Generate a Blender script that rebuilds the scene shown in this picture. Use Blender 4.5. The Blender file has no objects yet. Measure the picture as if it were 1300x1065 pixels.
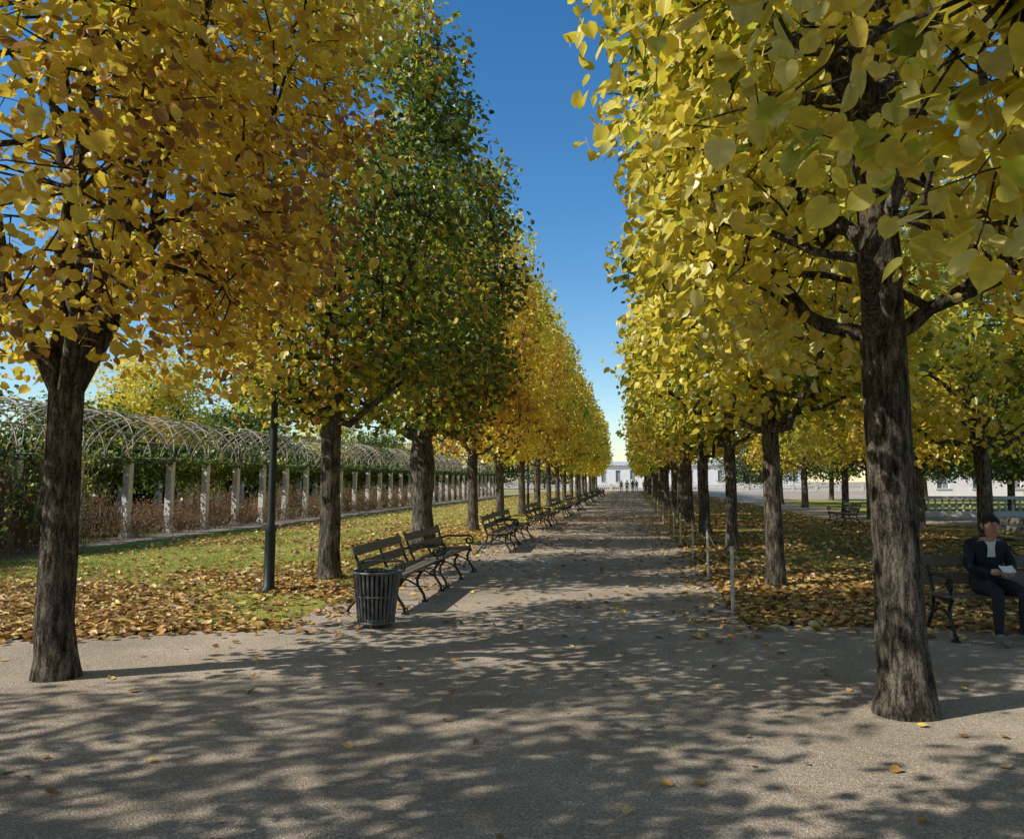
import bpy, math, random
import numpy as np
from mathutils import Vector, Matrix
R=np.random.RandomState(7); random.seed(7)
scene=bpy.context.scene
SUN_EL=math.radians(40); SUN_DIR=np.array([.93,.47])
# ------------------------------------------------------------------ materials
def newmat(name):
    m=bpy.data.materials.new(name); m.use_nodes=True
    nt=m.node_tree; nt.nodes.clear()
    return m,nt,nt.nodes,nt.links
def out(nt,sh):
    o=nt.nodes.new('ShaderNodeOutputMaterial'); nt.links.new(sh,o.inputs['Surface'])
def noise(nt,scale,detail=4,rough=.55,vec=None,dim='3D'):
    n=nt.nodes.new('ShaderNodeTexNoise'); n.inputs['Scale'].default_value=scale
    n.inputs['Detail'].default_value=detail; n.inputs['Roughness'].default_value=rough
    if vec: nt.links.new(vec,n.inputs['Vector'])
    return n.outputs['Fac']
def ramp(nt,fac,stops):
    r=nt.nodes.new('ShaderNodeValToRGB'); e=r.color_ramp.elements
    while len(e)<len(stops): e.new(.5)
    for i,(p,c) in enumerate(stops):
        e[i].position=p; e[i].color=(c[0],c[1],c[2],1) if hasattr(c,'__len__') else (c,c,c,1)
    nt.links.new(fac,r.inputs['Fac']); return r.outputs['Color']
def mix(nt,fac,a,b,mode='MIX'):
    m=nt.nodes.new('ShaderNodeMix'); m.data_type='RGBA'; m.blend_type=mode
    for s,v in ((m.inputs[0],fac),(m.inputs[6],a),(m.inputs[7],b)):
        if hasattr(v,'is_linked'): nt.links.new(v,s)
        elif hasattr(v,'__len__'): s.default_value=(v[0],v[1],v[2],1)
        else: s.default_value=v
    return m.outputs[2]
def coords(nt,scale=(1,1,1)):
    t=nt.nodes.new('ShaderNodeNewGeometry'); mp=nt.nodes.new('ShaderNodeMapping')
    mp.inputs['Scale'].default_value=scale
    nt.links.new(t.outputs['Position'],mp.inputs['Vector']); return mp.outputs['Vector']
def bump(nt,h,strength,dist):
    b=nt.nodes.new('ShaderNodeBump'); b.inputs['Strength'].default_value=strength
    b.inputs['Distance'].default_value=dist; nt.links.new(h,b.inputs['Height']); return b.outputs['Normal']
def princ(nt,col,rough=.8,normal=None,metal=0,spec=.3):
    p=nt.nodes.new('ShaderNodeBsdfPrincipled')
    if hasattr(col,'is_linked'): nt.links.new(col,p.inputs['Base Color'])
    else: p.inputs['Base Color'].default_value=(*col,1)
    p.inputs['Roughness'].default_value=rough; p.inputs['Metallic'].default_value=metal
    p.inputs['Specular IOR Level'].default_value=spec
    if normal: nt.links.new(normal,p.inputs['Normal'])
    return p.outputs['BSDF']
def simple(name,c1,c2=None,scale=6,rough=.75,bs=.3,bd=.01,metal=0,stretch=(1,1,1),spec=.3):
    m,nt,N,L=newmat(name); c2=c2 or tuple(x*.65 for x in c1)
    v=coords(nt,stretch); f=noise(nt,scale,6,.6,v)
    col=ramp(nt,f,[(.3,c2),(.7,c1)])
    out(nt,princ(nt,col,rough,bump(nt,f,bs,bd),metal,spec)); return m
def leafmat(name,trans=.42,gloss=.05):
    m,nt,N,L=newmat(name)
    a=N.new('ShaderNodeAttribute'); a.attribute_name='Col'; c=a.outputs['Color']
    d=N.new('ShaderNodeBsdfDiffuse'); L.new(c,d.inputs['Color'])
    t=N.new('ShaderNodeBsdfTranslucent'); L.new(c,t.inputs['Color'])
    ms=N.new('ShaderNodeMixShader'); ms.inputs[0].default_value=trans
    L.new(d.outputs[0],ms.inputs[1]); L.new(t.outputs[0],ms.inputs[2])
    g=N.new('ShaderNodeBsdfGlossy'); g.inputs['Roughness'].default_value=.42; g.inputs['Color'].default_value=(1,1,1,1)
    m2=N.new('ShaderNodeMixShader'); m2.inputs[0].default_value=gloss
    L.new(ms.outputs[0],m2.inputs[1]); L.new(g.outputs[0],m2.inputs[2]); out(nt,m2.outputs[0]); return m
M_leaf=leafmat('leaf_foliage',.52,.04)
M_litter=leafmat('dry_leaf',.12,.03)
M_grassb=leafmat('grass_blade',.3,.03)
def barkmat():
    m,nt,N,L=newmat('linden_bark')
    v=coords(nt,(1,1,.2)); f=noise(nt,24,9,.75,v); g=noise(nt,3,3,.5,coords(nt)); h=noise(nt,90,4,.7,coords(nt,(1,1,.5)))
    f2=mix(nt,.3,f,h)
    col=ramp(nt,f2,[(.40,(.018,.014,.011)),(.49,(.11,.09,.068)),(.56,(.28,.24,.185)),(.68,(.46,.41,.33))])
    col=mix(nt,1.0,col,ramp(nt,g,[(.3,.6),(.7,1.15)]),'MULTIPLY')
    out(nt,princ(nt,col,.9,bump(nt,f2,1.0,.09),0,.08)); return m
M_bark=barkmat()
# ------------------------------------------------------------------ mesh buffer
class Buf:
    def __init__(s): s.v=[];s.c=[];s.loops=[];s.tot=[];s.mat=[];s.sm=[];s.n=0
    def add(s,v,faces,mat=0,col=(.1,.1,.1),smooth=False):
        v=np.asarray(v,dtype=np.float32).reshape(-1,3); faces=np.asarray(faces,dtype=np.int32)
        s.v.append(v); c=np.asarray(col,dtype=np.float32)
        if c.ndim==1: c=np.tile(c,(len(v),1))
        s.c.append(c); s.loops.append((faces+s.n).ravel())
        M,k=faces.shape; s.tot.append(np.full(M,k,np.int32)); s.mat.append(np.full(M,mat,np.int32))
        s.sm.append(np.full(M,smooth,bool)); s.n+=len(v)
    def mesh(s,name,mats):
        me=bpy.data.meshes.new(name); v=np.concatenate(s.v); l=np.concatenate(s.loops); t=np.concatenate(s.tot)
        me.vertices.add(len(v)); me.vertices.foreach_set('co',v.ravel())
        me.loops.add(len(l)); me.loops.foreach_set('vertex_index',l)
        me.polygons.add(len(t)); st=np.concatenate(([0],np.cumsum(t)[:-1])).astype(np.int32)
        me.polygons.foreach_set('loop_start',st)
        me.polygons.foreach_set('material_index',np.concatenate(s.mat))
        me.polygons.foreach_set('use_smooth',np.concatenate(s.sm))
        me.update(calc_edges=True)
        a=me.color_attributes.new('Col','FLOAT_COLOR','POINT')
        c=np.ones((len(v),4),np.float32); c[:,:3]=np.concatenate(s.c); a.data.foreach_set('color',c.ravel())
        for m in mats: me.materials.append(m)
        return me
    def tube(s,pts,rad,sides=6,mat=0,rough=0,cap=False,smooth=True,col=(.1,.1,.1)):
        pts=np.asarray(pts,float); n=len(pts); rad=np.broadcast_to(rad,(n,))
        tan=np.gradient(pts,axis=0); tan/=np.linalg.norm(tan,axis=1)[:,None]+1e-9
        mt=tan.mean(0); ref=np.array([1,0,0]) if abs(mt[0])<.6*np.linalg.norm(mt)+1e-9 else np.array([0,0,1.])
        if abs(mt[0])<1e-3 and abs(mt[2])<1e-3: ref=np.array([0,0,1.])
        a=np.cross(tan,ref); a/=np.linalg.norm(a,axis=1)[:,None]+1e-9; b=np.cross(tan,a)
        th=np.linspace(0,2*np.pi,sides,endpoint=False)
        rr=rad[:,None]*np.ones(sides)[None]
        if rough: rr=rr*(1+rough*(np.sin(th*3+1)[None]*.5+np.sin(th*5+pts[:,2:3]*2)*.5+ R.uniform(-.3,.3,(n,sides))))
        V=pts[:,None]+rr[...,None]*(np.cos(th)[None,:,None]*a[:,None]+np.sin(th)[None,:,None]*b[:,None])
        i=np.arange(n-1)[:,None]*sides; j=np.arange(sides)[None]; k=(j+1)%sides
        F=np.stack([i+j,i+k,i+sides+k,i+sides+j],-1).reshape(-1,4)
        s.add(V.reshape(-1,3),F,mat,col,smooth)
        if cap:
            for r in (0,n-1):
                s.add(V[r],[list(range(sides))],mat,col,False)
    def box(s,c,size,mat=0,rz=0,tap=1.0,bev=0,col=(.1,.1,.1),M=None):
        x,y,z=[q/2 for q in size]
        if bev>0:
            b=bev; 
            def ring(ix,h): 
                X=x-ix;Y=y-ix
                return [(-X+b,-Y,h),(X-b,-Y,h),(X,-Y+b,h),(X,Y-b,h),(X-b,Y,h),(-X+b,Y,h),(-X,Y-b,h),(-X,-Y+b,h)]
            v=np.array(ring(b*.7,-z)+ring(0,-z+b)+ring(0,z-b)+ring(b*.7,z))
            F=[[r*8+i,r*8+(i+1)%8,r*8+8+(i+1)%8,r*8+8+i] for r in range(3) for i in range(8)]
            caps=[[7,6,5,4,3,2,1,0],[24+i for i in range(8)]]
        else:
            v=np.array([(-x,-y,-z),(x,-y,-z),(x,y,-z),(-x,y,-z),(-x*tap,-y*tap,z),(x*tap,-y*tap,z),(x*tap,y*tap,z),(-x*tap,y*tap,z)])
            F=[[0,3,2,1],[4,5,6,7],[0,1,5,4],[1,2,6,5],[2,3,7,6],[3,0,4,7]]; caps=None
        if M is not None: v=v@np.array(M).T
        if rz: 
            ca,sa=math.cos(rz),math.sin(rz); v=v@np.array([[ca,sa,0],[-sa,ca,0],[0,0,1]])
        v=v+np.array(c)
        s.add(v,F,mat,col)
        if caps: s.add(v,caps,mat,col)
def norm(a): return a/(np.linalg.norm(a,axis=1)[:,None]+1e-9)
def obj(name,me,loc=(0,0,0),rz=0,sc=(1,1,1),parent=None):
    o=bpy.data.objects.new(name,me); scene.collection.objects.link(o)
    o.location=loc; o.rotation_euler=(0,0,rz); o.scale=sc
    if parent: o.parent=parent
    return o
HEART=np.array([(0,0,0),(-.13,.22,.04),(.15,.48,.08),(.66,.41,.05),(1.0,0,-.10),(.66,-.41,.05),(.15,-.48,.08),(-.13,-.22,.04)])
HF=np.array([[0,4,3,2,1],[0,7,6,5,4]])
DIA=np.array([(0,0,0),(.4,.45,.08),(1,0,-.08),(.4,-.45,.08)]); DF=np.array([[0,1,2,3]])
_o=[(-.09,.08),(-.15,.22),(-.08,.38),(.05,.48),(.18,.53),(.32,.54),(.46,.52),(.58,.475),(.70,.40),(.81,.29),(.90,.175),(.97,.07)]
FV=[(0,0,0),(.3,0,.0),(.62,0,-.02)]+[(1.10,0,-.14)]+[(x,y,.16*y-.10*x*x) for x,y in _o]+[(x,-y,.16*y-.10*x*x) for x,y in _o]+[(-.02,.012,0),(-.5,.01,.06),(-.5,-.01,.06)]
FINE=np.array(FV,float)
def _tri():
    F=[]
    for off,sg in ((4,1),(16,-1)):
        idx=[off+i for i in range(12)]; mids=[0,0,0,0,1,1,1,1,2,2,2,2]
        for i in range(11):
            a,b=idx[i],idx[i+1]; m=mids[i]; F.append([m,b,a] if sg>0 else [m,a,b])
            if mids[i+1]!=m: F.append([m,mids[i+1],b] if sg>0 else [m,b,mids[i+1]])
        F.append([2,3,idx[-1]] if sg>0 else [2,idx[-1],3])
    F.append([28,29,30]); return np.array(F)
FF=_tri()
def add_leaves(buf,cen,nrm,d,size,col,heart=True,mat=1):
    T,Fc=(FINE,FF) if heart=='fine' else ((HEART,HF) if heart else (DIA,DF))
    N=len(cen); nrm=norm(nrm); d=d-(d*nrm).sum(1)[:,None]*nrm; d=norm(d); b=np.cross(nrm,d)
    curl=R.uniform(.3,1.9,(N,1))
    V=cen[:,None]+size[:,None,None]*((T[None,:,0:1]-.4)*d[:,None]+T[None,:,1:2]*b[:,None]*R.uniform(.85,1.05,(N,1,1))+(T[None,:,2]*curl)[...,None]*nrm[:,None])
    k=len(T); F=(np.arange(N)[:,None,None]*k+Fc[None]).reshape(-1,Fc.shape[1])
    cc=np.repeat(col,k,axis=0)
    if heart=='fine':
        cc=cc*(np.tile(np.where(np.arange(k)<4,.86,1.04),N)*R.uniform(.8,1.1,N*k))[:,None]
    elif heart:
        e=np.array([.9,1.05,1.0,1.05,.8,1.05,1.0,1.05]); cc=cc*(np.tile(e,N)*R.uniform(.86,1.08,N*k))[:,None]
    buf.add(V.reshape(-1,3),F,mat,cc)
def snoise(p,s,seed=0):
    r=np.random.RandomState(seed+100); o=np.zeros(len(p))
    for i in range(6):
        k=r.normal(size=p.shape[1])*s; o+=np.sin(p@k+r.uniform(0,6.28))
    return o/6*1.6
C=dict(gold=(.92,.68,.08),yellow=(.95,.80,.09),pale=(.96,.87,.28),orange=(.82,.50,.06),brown=(.42,.22,.07),
 green=(.18,.25,.03),dgreen=(.075,.115,.02),ygreen=(.58,.62,.06),rust=(.48,.21,.04))
def pal(n,base,spread,p):
    names=list(p.keys()); w=np.array([p[k] for k in names],float); w/=w.sum(); cs=np.array([C[k] for k in names])
    cum=np.cumsum(w); x=np.clip(base+R.normal(0,spread,n),0,.9999)
    idx=np.minimum(np.searchsorted(cum,x),len(names)-1); return cs[idx]*R.uniform(.72,1.05,(n,1))
ZP=[0,.12,.35,.65,.85,1.0]; WP=[.55,.92,1.0,.90,.66,.22]
def tree_mesh(name,seed,H=11.2,rx=2.4,ry=3.0,zb=2.5,nleaf=14000,ls=.1,p=None,ncl=330,heart=True,r0=.19,fork=2.6,nl=8,steep=.9,leader=True,sig=.33,burl=0,side=14,lean=(0,0),droop=.6,gap=-.5,clear=False,extra=None):
    global R; R=np.random.RandomState(seed); b=Buf(); nodes=[]
    tz=np.array([-.1,.05,.2,.5,1.0,1.6,2.1,fork]) if fork>2.2 else np.array([-.1,.05,.2,.5,1.,fork])
    tx=np.cumsum(R.normal(0,.012,len(tz)))+lean[0]*tz; ty=np.cumsum(R.normal(0,.012,len(tz)))+lean[1]*tz
    tr=r0*np.interp(tz,[-.1,.05,.2,.5,1.5,fork],[1.5,1.3,1.12,1.03,.95,.96])
    if burl: tr=tr*(1+burl*np.exp(-((tz-1.9)/.5)**2)+burl*.6*np.exp(-((tz-.3)/.25)**2))
    b.tube(np.stack([tx,ty,tz],1),tr,side,0,.05)
    top=np.array([tx[-1],ty[-1],fork])
    def limb(p0,p1,r1,r2,n=7,up=.5,wob=.1,sides=7):
        t=np.linspace(0,1,n)[:,None]; p0=np.array(p0,float);p1=np.array(p1,float)
        mid=(p0+p1)/2; ctrl=mid+np.array([(p1[0]-p0[0])*.25,(p1[1]-p0[1])*.25,-(p1[2]-p0[2])*.2*up*2])
        P=(1-t)**2*p0+2*t*(1-t)*ctrl+t**2*p1; P[1:-1]+=R.normal(0,wob,(n-2,3))
        b.tube(P,np.linspace(r1,r2,n),sides,0,.05); nodes.extend(P[1:].tolist()); return P
    L=[]
    if leader: L.append(limb(top-[0,0,.1],[R.normal(0,.3),R.normal(0,.3),H*.9],tr[-1]*.95,.02,12,0,.06,10))
    for i in range(nl):
        a=i*2.4+R.uniform(-.3,.3); z0=fork-.15+ (R.uniform(0,1)*(H-fork)*.45 if (leader and i>2) else R.uniform(0,.25))
        if leader:
            q=L[0]; k=np.argmin(abs(q[:,2]-z0)); st=q[k] 
        else: st=top+[0,0,-.12]
        rad=R.uniform(.6,.9); zt=min(H*.93,z0+R.uniform(.9,2.4)*steep*(1.9 if not leader else 1))
        if not leader: rad=R.uniform(.25,.75); zt=R.uniform(.6,.93)*H
        rr=tr[-1]*(.42 if leader else .62)
        q=limb(st,[rx*rad*math.cos(a),ry*rad*math.sin(a),zt],rr,.018,8,.5,.09,7); L.append(q)
    for q in list(L):
        for j in range(6 if heart else 3):
            k=R.randint(2,len(q)-1); a=R.uniform(0,6.28); st=q[k]; l=R.uniform(.6,1.4)*(.7 if q[k][2]>H*.6 else 1)
            e=st+np.array([math.cos(a)*l,math.sin(a)*l,R.uniform(-.1,1.1)*l]); e[0]=np.clip(e[0],-rx*.85,rx*.85)
            limb(st,e,.04,.009,5,.2,.06,5)
    if extra: q=limb(top+[0,0,.2],extra[0],.05,.012,9,.1,.05,6)
    nodes=np.array(nodes)
    Cn=[]
    while len(Cn)<ncl:
        q=R.uniform(-1,1,(2000,3)); t=(q[:,2]+1)/2; w=np.interp(t,ZP,WP)
        ang=np.arctan2(q[:,1],q[:,0]); lump=1+.13*np.sin(ang*3+seed+t*5)+.10*np.sin(ang*5+seed*2-t*9)
        r=(np.abs(q[:,0])**2.3+np.abs(q[:,1])**2.3)**(1/2.3)/(w*lump)
        ok=(r<1)&(R.uniform(size=len(q))<.22+.78*r**2.2)
        q=q[ok]; t=t[ok]
        P=np.stack([q[:,0]*rx,q[:,1]*ry,zb+t*(H-zb)],1); P=P[snoise(P,1.1,seed)>gap]
        if clear:
            P=P[~((np.abs(P[:,0]-.25*P[:,1])<.7)&(P[:,1]<.3)&(P[:,2]<4.6))]
            P=P[~((P[:,0]<.3)&(np.abs(P[:,1]-.5*P[:,0])<.6)&(P[:,2]<6)&(R.uniform(size=len(P))<.6))]
        Cn.extend(P.tolist())
    Cn=np.array(Cn[:ncl])
    for c in Cn:
        dd=((nodes-c)**2).sum(1); n0=nodes[np.argmin(dd)]
        if dd.min()>9: continue
        m=(n0+c)/2+R.normal(0,.08,3); m[2]+=.08
        b.tube([n0,m,c,c+R.normal(0,.15,3)],[.014,.010,.006,.003],3,0)
    per=max(1,nleaf//ncl); cc=np.repeat(Cn,per,0); N=len(cc)
    off=R.normal(0,1,(N,3)); ln=np.linalg.norm(off,axis=1)[:,None]; off*=np.minimum(1,2.0/ln); off=off*[sig,sig,sig*.75]; cen=cc+off
    base=np.repeat(np.clip(.5+.42*snoise(Cn,.5,seed+3)+R.normal(0,.12,ncl),0,1),per)
    base=np.clip(base+.22*((cen[:,2]-zb)/(H-zb)-.5),0,1)
    col=pal(N,base,.16,p)
    outw=cen*[1/rx**2,1/ry**2,0]; outw=norm(outw+1e-6)
    nrm=outw*.5+R.normal(0,.6,(N,3))+[0,0,.55]
    d=outw*.4+R.normal(0,.55,(N,3))+[0,0,-droop]
    size=ls*R.uniform(.65,1.25,N)
    add_leaves(b,cen,nrm,d,size,col,heart)
    if extra:
        E=np.array(extra); 
        for c in E:
            n0=nodes[np.argmin(((nodes-c)**2).sum(1))]; m=(n0+c)/2+R.normal(0,.04,3)
            tip=c+R.normal(0,.16,3)+[0,0,-.08]
            b.tube([n0,m,c,(c+tip)/2+R.normal(0,.02,3),tip],[.009,.006,.004,.003,.0015],4,0)
            n=26; line=np.array([m*(1-t)+c*t if t<1 else c*(2-t)+tip*(t-1) for t in R.uniform(.4,2,n)])
            pts=line+np.clip(R.normal(0,1,(n,3)),-1.6,1.6)*[.12,.12,.09]+[0,0,-.04]
            add_leaves(b,pts,R.normal(0,.7,(n,3))+[-.25,-.45,.45],(pts-line)*5+R.normal(0,.3,(n,3))+[0,0,-.7],.088*R.uniform(.65,1.25,n),pal(n,R.uniform(.3,1),.2,p),'fine')
    return b.mesh(name,[M_bark,M_leaf])
pG=dict(brown=.02,orange=.06,gold=.34,yellow=.42,ygreen=.16)
pDG=dict(dgreen=.24,green=.32,ygreen=.18,rust=.07,gold=.11,yellow=.08)
pGB=dict(dgreen=.15,green=.27,ygreen=.2,rust=.10,orange=.14,gold=.14)
pO=dict(rust=.03,orange=.13,gold=.45,yellow=.26,ygreen=.13)
pY=dict(green=.07,ygreen=.15,yellow=.48,pale=.2,gold=.10)
pYG=dict(green=.3,ygreen=.3,yellow=.25,gold=.15)
mL1=tree_mesh('m_l1',11,p=pG,nleaf=23000,ncl=430,leader=False,nl=7,fork=2.5,r0=.155,sig=.29,ls=.1,zb=2.75,rx=2.4,ry=2.8,gap=-.3)
mL2=tree_mesh('m_l2',12,p=pDG,nleaf=24000,ncl=400,nl=10,fork=2.9,r0=.18,sig=.34,ls=.105,zb=2.8,H=11.6,ry=2.9,gap=-.35)
mL3=tree_mesh('m_l3',13,p=pGB,nleaf=18000,ncl=360,nl=9,fork=2.9,r0=.25,burl=.5,sig=.36,ls=.13,H=11.8,zb=3.0,gap=-.35)
mR1=tree_mesh('m_r1',21,p=pY,nleaf=24000,ncl=400,nl=10,fork=2.9,r0=.175,sig=.30,ls=.107,rx=1.95,ry=2.7,zb=2.8,gap=-.3,clear=True)
mR2=tree_mesh('m_r2',22,p=pY,nleaf=19000,ncl=350,nl=10,fork=2.6,r0=.14,sig=.34,ls=.125,rx=2.1,zb=2.7,gap=-.3)
ex=[(-1.75,2.35,2.95)]+[(-1.35+.1*math.sin(i*5.1)-.5*((i*7)%5)/4,1.95+.95*((i*3)%7)/6,2.62+.75*((i*5)%9)/8) for i in range(20)]+[(-2.15,2.9,3.15),(-2.3,2.5,3.2),(-2.2,3.4,3.1),(-1.9,3.4,2.9)]
mR0=tree_mesh('m_r0',23,p=pY,nleaf=16000,ncl=300,nl=10,fork=2.7,r0=.18,sig=.32,ls=.105,rx=2.0,ry=2.7,zb=2.8,gap=-.3,extra=ex)
mS=tree_mesh('m_s',24,p=pG,nleaf=12000,ncl=280,nl=9,fork=2.7,r0=.17,sig=.32,ls=.12,rx=2.3,ry=3.1,zb=2.8,gap=-.15)  # crown kept sparse so these out-of-view trees throw dappled shade
FK=dict(heart=False,nl=8)
mA=tree_mesh('m_a',31,p=pO,nleaf=9500,ncl=300,ls=.20,sig=.36,r0=.18,H=11.6,zb=2.7,rx=2.25,ry=3.2,**FK)
mB=tree_mesh('m_b',32,p=pG,nleaf=9500,ncl=300,ls=.20,sig=.36,r0=.18,H=11.2,zb=2.6,rx=2.3,ry=3.2,**FK)
mC=tree_mesh('m_c',33,p=pYG,nleaf=9500,ncl=300,ls=.20,sig=.38,r0=.2,H=11.4,zb=2.8,rx=2.3,ry=3.2,**FK)
mD=tree_mesh('m_d',34,p=pY,nleaf=9500,ncl=300,ls=.20,sig=.38,r0=.18,H=11,zb=2.6,rx=2.1,ry=3.2,**FK)
mE=tree_mesh('m_e',35,p=dict(dgreen=.4,green=.4,ygreen=.15,gold=.05),nleaf=9000,ncl=280,ls=.27,sig=.5,r0=.25,H=9.5,zb=.8,rx=3.6,ry=3.6,fork=1.8,**FK)
mF=tree_mesh('m_f',36,p=dict(dgreen=.3,green=.4,ygreen=.25,yellow=.05),nleaf=8000,ncl=280,ls=.24,sig=.42,r0=.2,H=8.6,zb=1.9,rx=2.6,ry=3.0,fork=2.0,lean=(.06,.0),**FK)
fA=tree_mesh('f_a',41,p=pO,nleaf=4500,ncl=230,ls=.33,sig=.36,r0=.18,H=11.6,zb=2.7,rx=2.25,ry=3.3,side=8,**FK)
fD=tree_mesh('f_d',42,p=pYG,nleaf=4500,ncl=230,ls=.33,sig=.36,r0=.18,H=11.2,zb=2.6,rx=2.1,ry=3.3,side=8,**FK)
R=np.random.RandomState(99)
T='linden_tree'
obj(T,mL1,(-5.0,6.75,0),.25)
obj(T,mL2,(-5.2,13.9,0),0)
obj(T,mL3,(-5.4,21.2,0),math.pi)
ys=[27.8,34.6]+[41.3+6.8*i for i in range(14)]
for i,y in enumerate(ys):
    m=[mA,mB,mA,mC,mA,mB][i%6] if y<60 else [fA,fA,fD][i%3]
    obj(T,m,(-5.35+R.uniform(-.1,.1),y,0),math.pi*(i%2)+R.uniform(-.15,.15),(1,1,R.uniform(.95,1.06)))
obj(T,mS,(-5.1,-.4,0),math.pi); obj(T,mC,(-5.1,-7.4,0),0)
obj(T,mR1,(1.98,6.6,0),0)
obj(T,mR2,(2.3,13.9,0),0)
obj(T,mR2,(2.4,20.6,0),math.pi,(1,1,1.02))
for i in range(16):
    m=[mD,mB,mC,mD][i%4] if i<5 else [fD,fA,fD][i%3]
    obj(T,m,(2.4+R.uniform(-.12,.12),27.5+6.8*i,0),math.pi*(i%2)+R.uniform(-.15,.15),(1,1,R.uniform(.95,1.05)))
obj(T,mR0,(2.75,-.3,0),0); obj(T,mD,(2.3,-7.3,0),0)
for i,(x,y) in enumerate([(9.8,9.5),(9.9,16.5),(9.6,24.2),(10.3,31.6),(10.6,38.5),(11.4,46.5),(10.8,54),(10.8,62)]):
    obj(T,[mC,mD,mC,mB][i%4],(x,y,0),R.uniform(0,6),(1,1,R.uniform(.85,1)))
for x,y in ((14.6,29),(16.6,36.5),(15.5,47),(22,52),(29,60),(19.5,60),(35,68),(24.5,44.8),(24,72),(31,77),(38,79),(17,74)):
    obj('garden_tree',mF,(x,y,0),R.uniform(0,6),(1,1,R.uniform(.9,1.1)))
for x,y,m in ((-11.6,.3,mS),(-11.6,-6.7,mS),(-17.5,-2.5,mA)): obj(T,m,(x,y,0),R.uniform(0,6))
for i in range(14):
    x=-25-R.uniform(0,7); y=14+i*6.8
    obj('garden_tree',[mE,mE,mC,mE,mB][i%5],(x,y,-.6),R.uniform(0,6),(1,1,R.uniform(.6,.9)))
for x,y in ((-16,158),(30,182),(22,160),(-26,160),(52,150),(64,130),(-36,150)):
    obj('garden_tree',mE,(x,y,0),R.uniform(0,6),(1.5,1.5,R.uniform(.9,1.2)))
# ------------------------------------------------------------------ ground
def mat_gravel():
    m,nt,N,L=newmat('gravel'); v=coords(nt)
    f=noise(nt,1.0,6,.65,v); g=noise(nt,60,5,.75,v); pt=noise(nt,.35,4,.6,v)
    c=ramp(nt,f,[(.3,(.39,.315,.23)),(.7,(.56,.46,.35))])
    c=mix(nt,1.0,c,ramp(nt,pt,[(.35,.82),(.65,1.08)]),'MULTIPLY')
    c=mix(nt,1.0,c,ramp(nt,g,[(.32,.45),(.5,1.0),(.7,1.3)]),'MULTIPLY')
    vo=N.new('ShaderNodeTexVoronoi'); vo.inputs['Scale'].default_value=95; L.new(v,vo.inputs['Vector'])
    sep=N.new('ShaderNodeSeparateColor'); L.new(vo.outputs['Color'],sep.inputs[0])
    c=mix(nt,1.0,c,ramp(nt,sep.outputs[0],[(0,.68),(.8,1.05),(1,1.4)]),'MULTIPLY')
    s=mix(nt,.5,g,vo.outputs['Distance'])
    out(nt,princ(nt,c,.92,bump(nt,s,.8,.018),0,.1)); return m
def mat_lawn(name,c1,c2,c3,thr):
    m,nt,N,L=newmat(name); v=coords(nt)
    f=noise(nt,.7,5,.6,v); g=noise(nt,55,5,.7,v)
    c=ramp(nt,f,[(.3,c1),(.55,c2),(.75,c3)])
    c=mix(nt,1.0,c,ramp(nt,g,[(.3,.5),(.7,1.35)]),'MULTIPLY')
    vo=N.new('ShaderNodeTexVoronoi'); vo.inputs['Scale'].default_value=8.5; L.new(v,vo.inputs['Vector'])
    sep=N.new('ShaderNodeSeparateColor'); L.new(vo.outputs['Color'],sep.inputs[0])
    lc=ramp(nt,sep.outputs[0],[(0,(.45,.2,.05)),(.5,(.62,.36,.1)),(1,(.72,.52,.17))])
    msk=N.new('ShaderNodeMath'); msk.operation='GREATER_THAN'; L.new(sep.outputs[1],msk.inputs[0]); msk.inputs[1].default_value=thr
    ds=N.new('ShaderNodeMath'); ds.operation='LESS_THAN'; L.new(vo.outputs['Distance'],ds.inputs[0]); ds.inputs[1].default_value=.45
    mm=N.new('ShaderNodeMath'); mm.operation='MULTIPLY'; L.new(msk.outputs[0],mm.inputs[0]); L.new(ds.outputs[0],mm.inputs[1])
    c=mix(nt,mm.outputs[0],c,lc)
    out(nt,princ(nt,c,.9,bump(nt,g,.8,.03),0,.1)); return m
M_gravel=mat_gravel(); M_lawn=mat_lawn('lawn_grass',(.20,.24,.045),(.34,.35,.07),(.46,.40,.10),.68)
M_lawn2=mat_lawn('lawn_painted_shade',(.10,.115,.03),(.15,.15,.04),(.22,.17,.05),.55)  # right lawn: darker palette paints tree shade into the grass colour
def sheet(name,poly,z,mat):
    me=bpy.data.meshes.new(name); me.from_pydata([(x,y,z) for x,y in poly],[],[list(range(len(poly)))]); me.materials.append(mat); return obj(name,me)
sheet('ground',[(-900,-900),(900,-900),(900,900),(-900,900)],0,M_gravel)
def wob(pts,amp=.12,step=.5,seed=0):
    o=[];n=len(pts); r=np.random.RandomState(seed); ph=r.uniform(0,6,4)
    for i in range(n):
        a=np.array(pts[i],float); b=np.array(pts[(i+1)%n],float); l=np.linalg.norm(b-a); k=max(1,int(l/step)); t=(b-a)/l; nn=np.array([-t[1],t[0]])
        for j in range(k):
            q=a+(b-a)*j/k; s=j*step
            o.append(tuple(q+nn*amp*(math.sin(s*.9+ph[0])*.5+math.sin(s*2.3+ph[1])*.35+math.sin(s*5.1+ph[2])*.2)))
    return o
sheet('lawn',wob([(-4.15,9.3),(-4.1,134),(-13.4,134),(-13.6,8.0),(-8,8.0)],seed=1),.006,M_lawn)
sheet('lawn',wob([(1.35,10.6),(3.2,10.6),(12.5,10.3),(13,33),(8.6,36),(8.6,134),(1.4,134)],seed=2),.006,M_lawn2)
sheet('lawn',wob([(-15.2,8.0),(-15.2,134),(-60,134),(-60,8.0)],seed=3),.006,M_lawn)
sheet('lawn',wob([(12,46),(60,46),(60,76),(12,76)],seed=4),.006,M_lawn)
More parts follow.
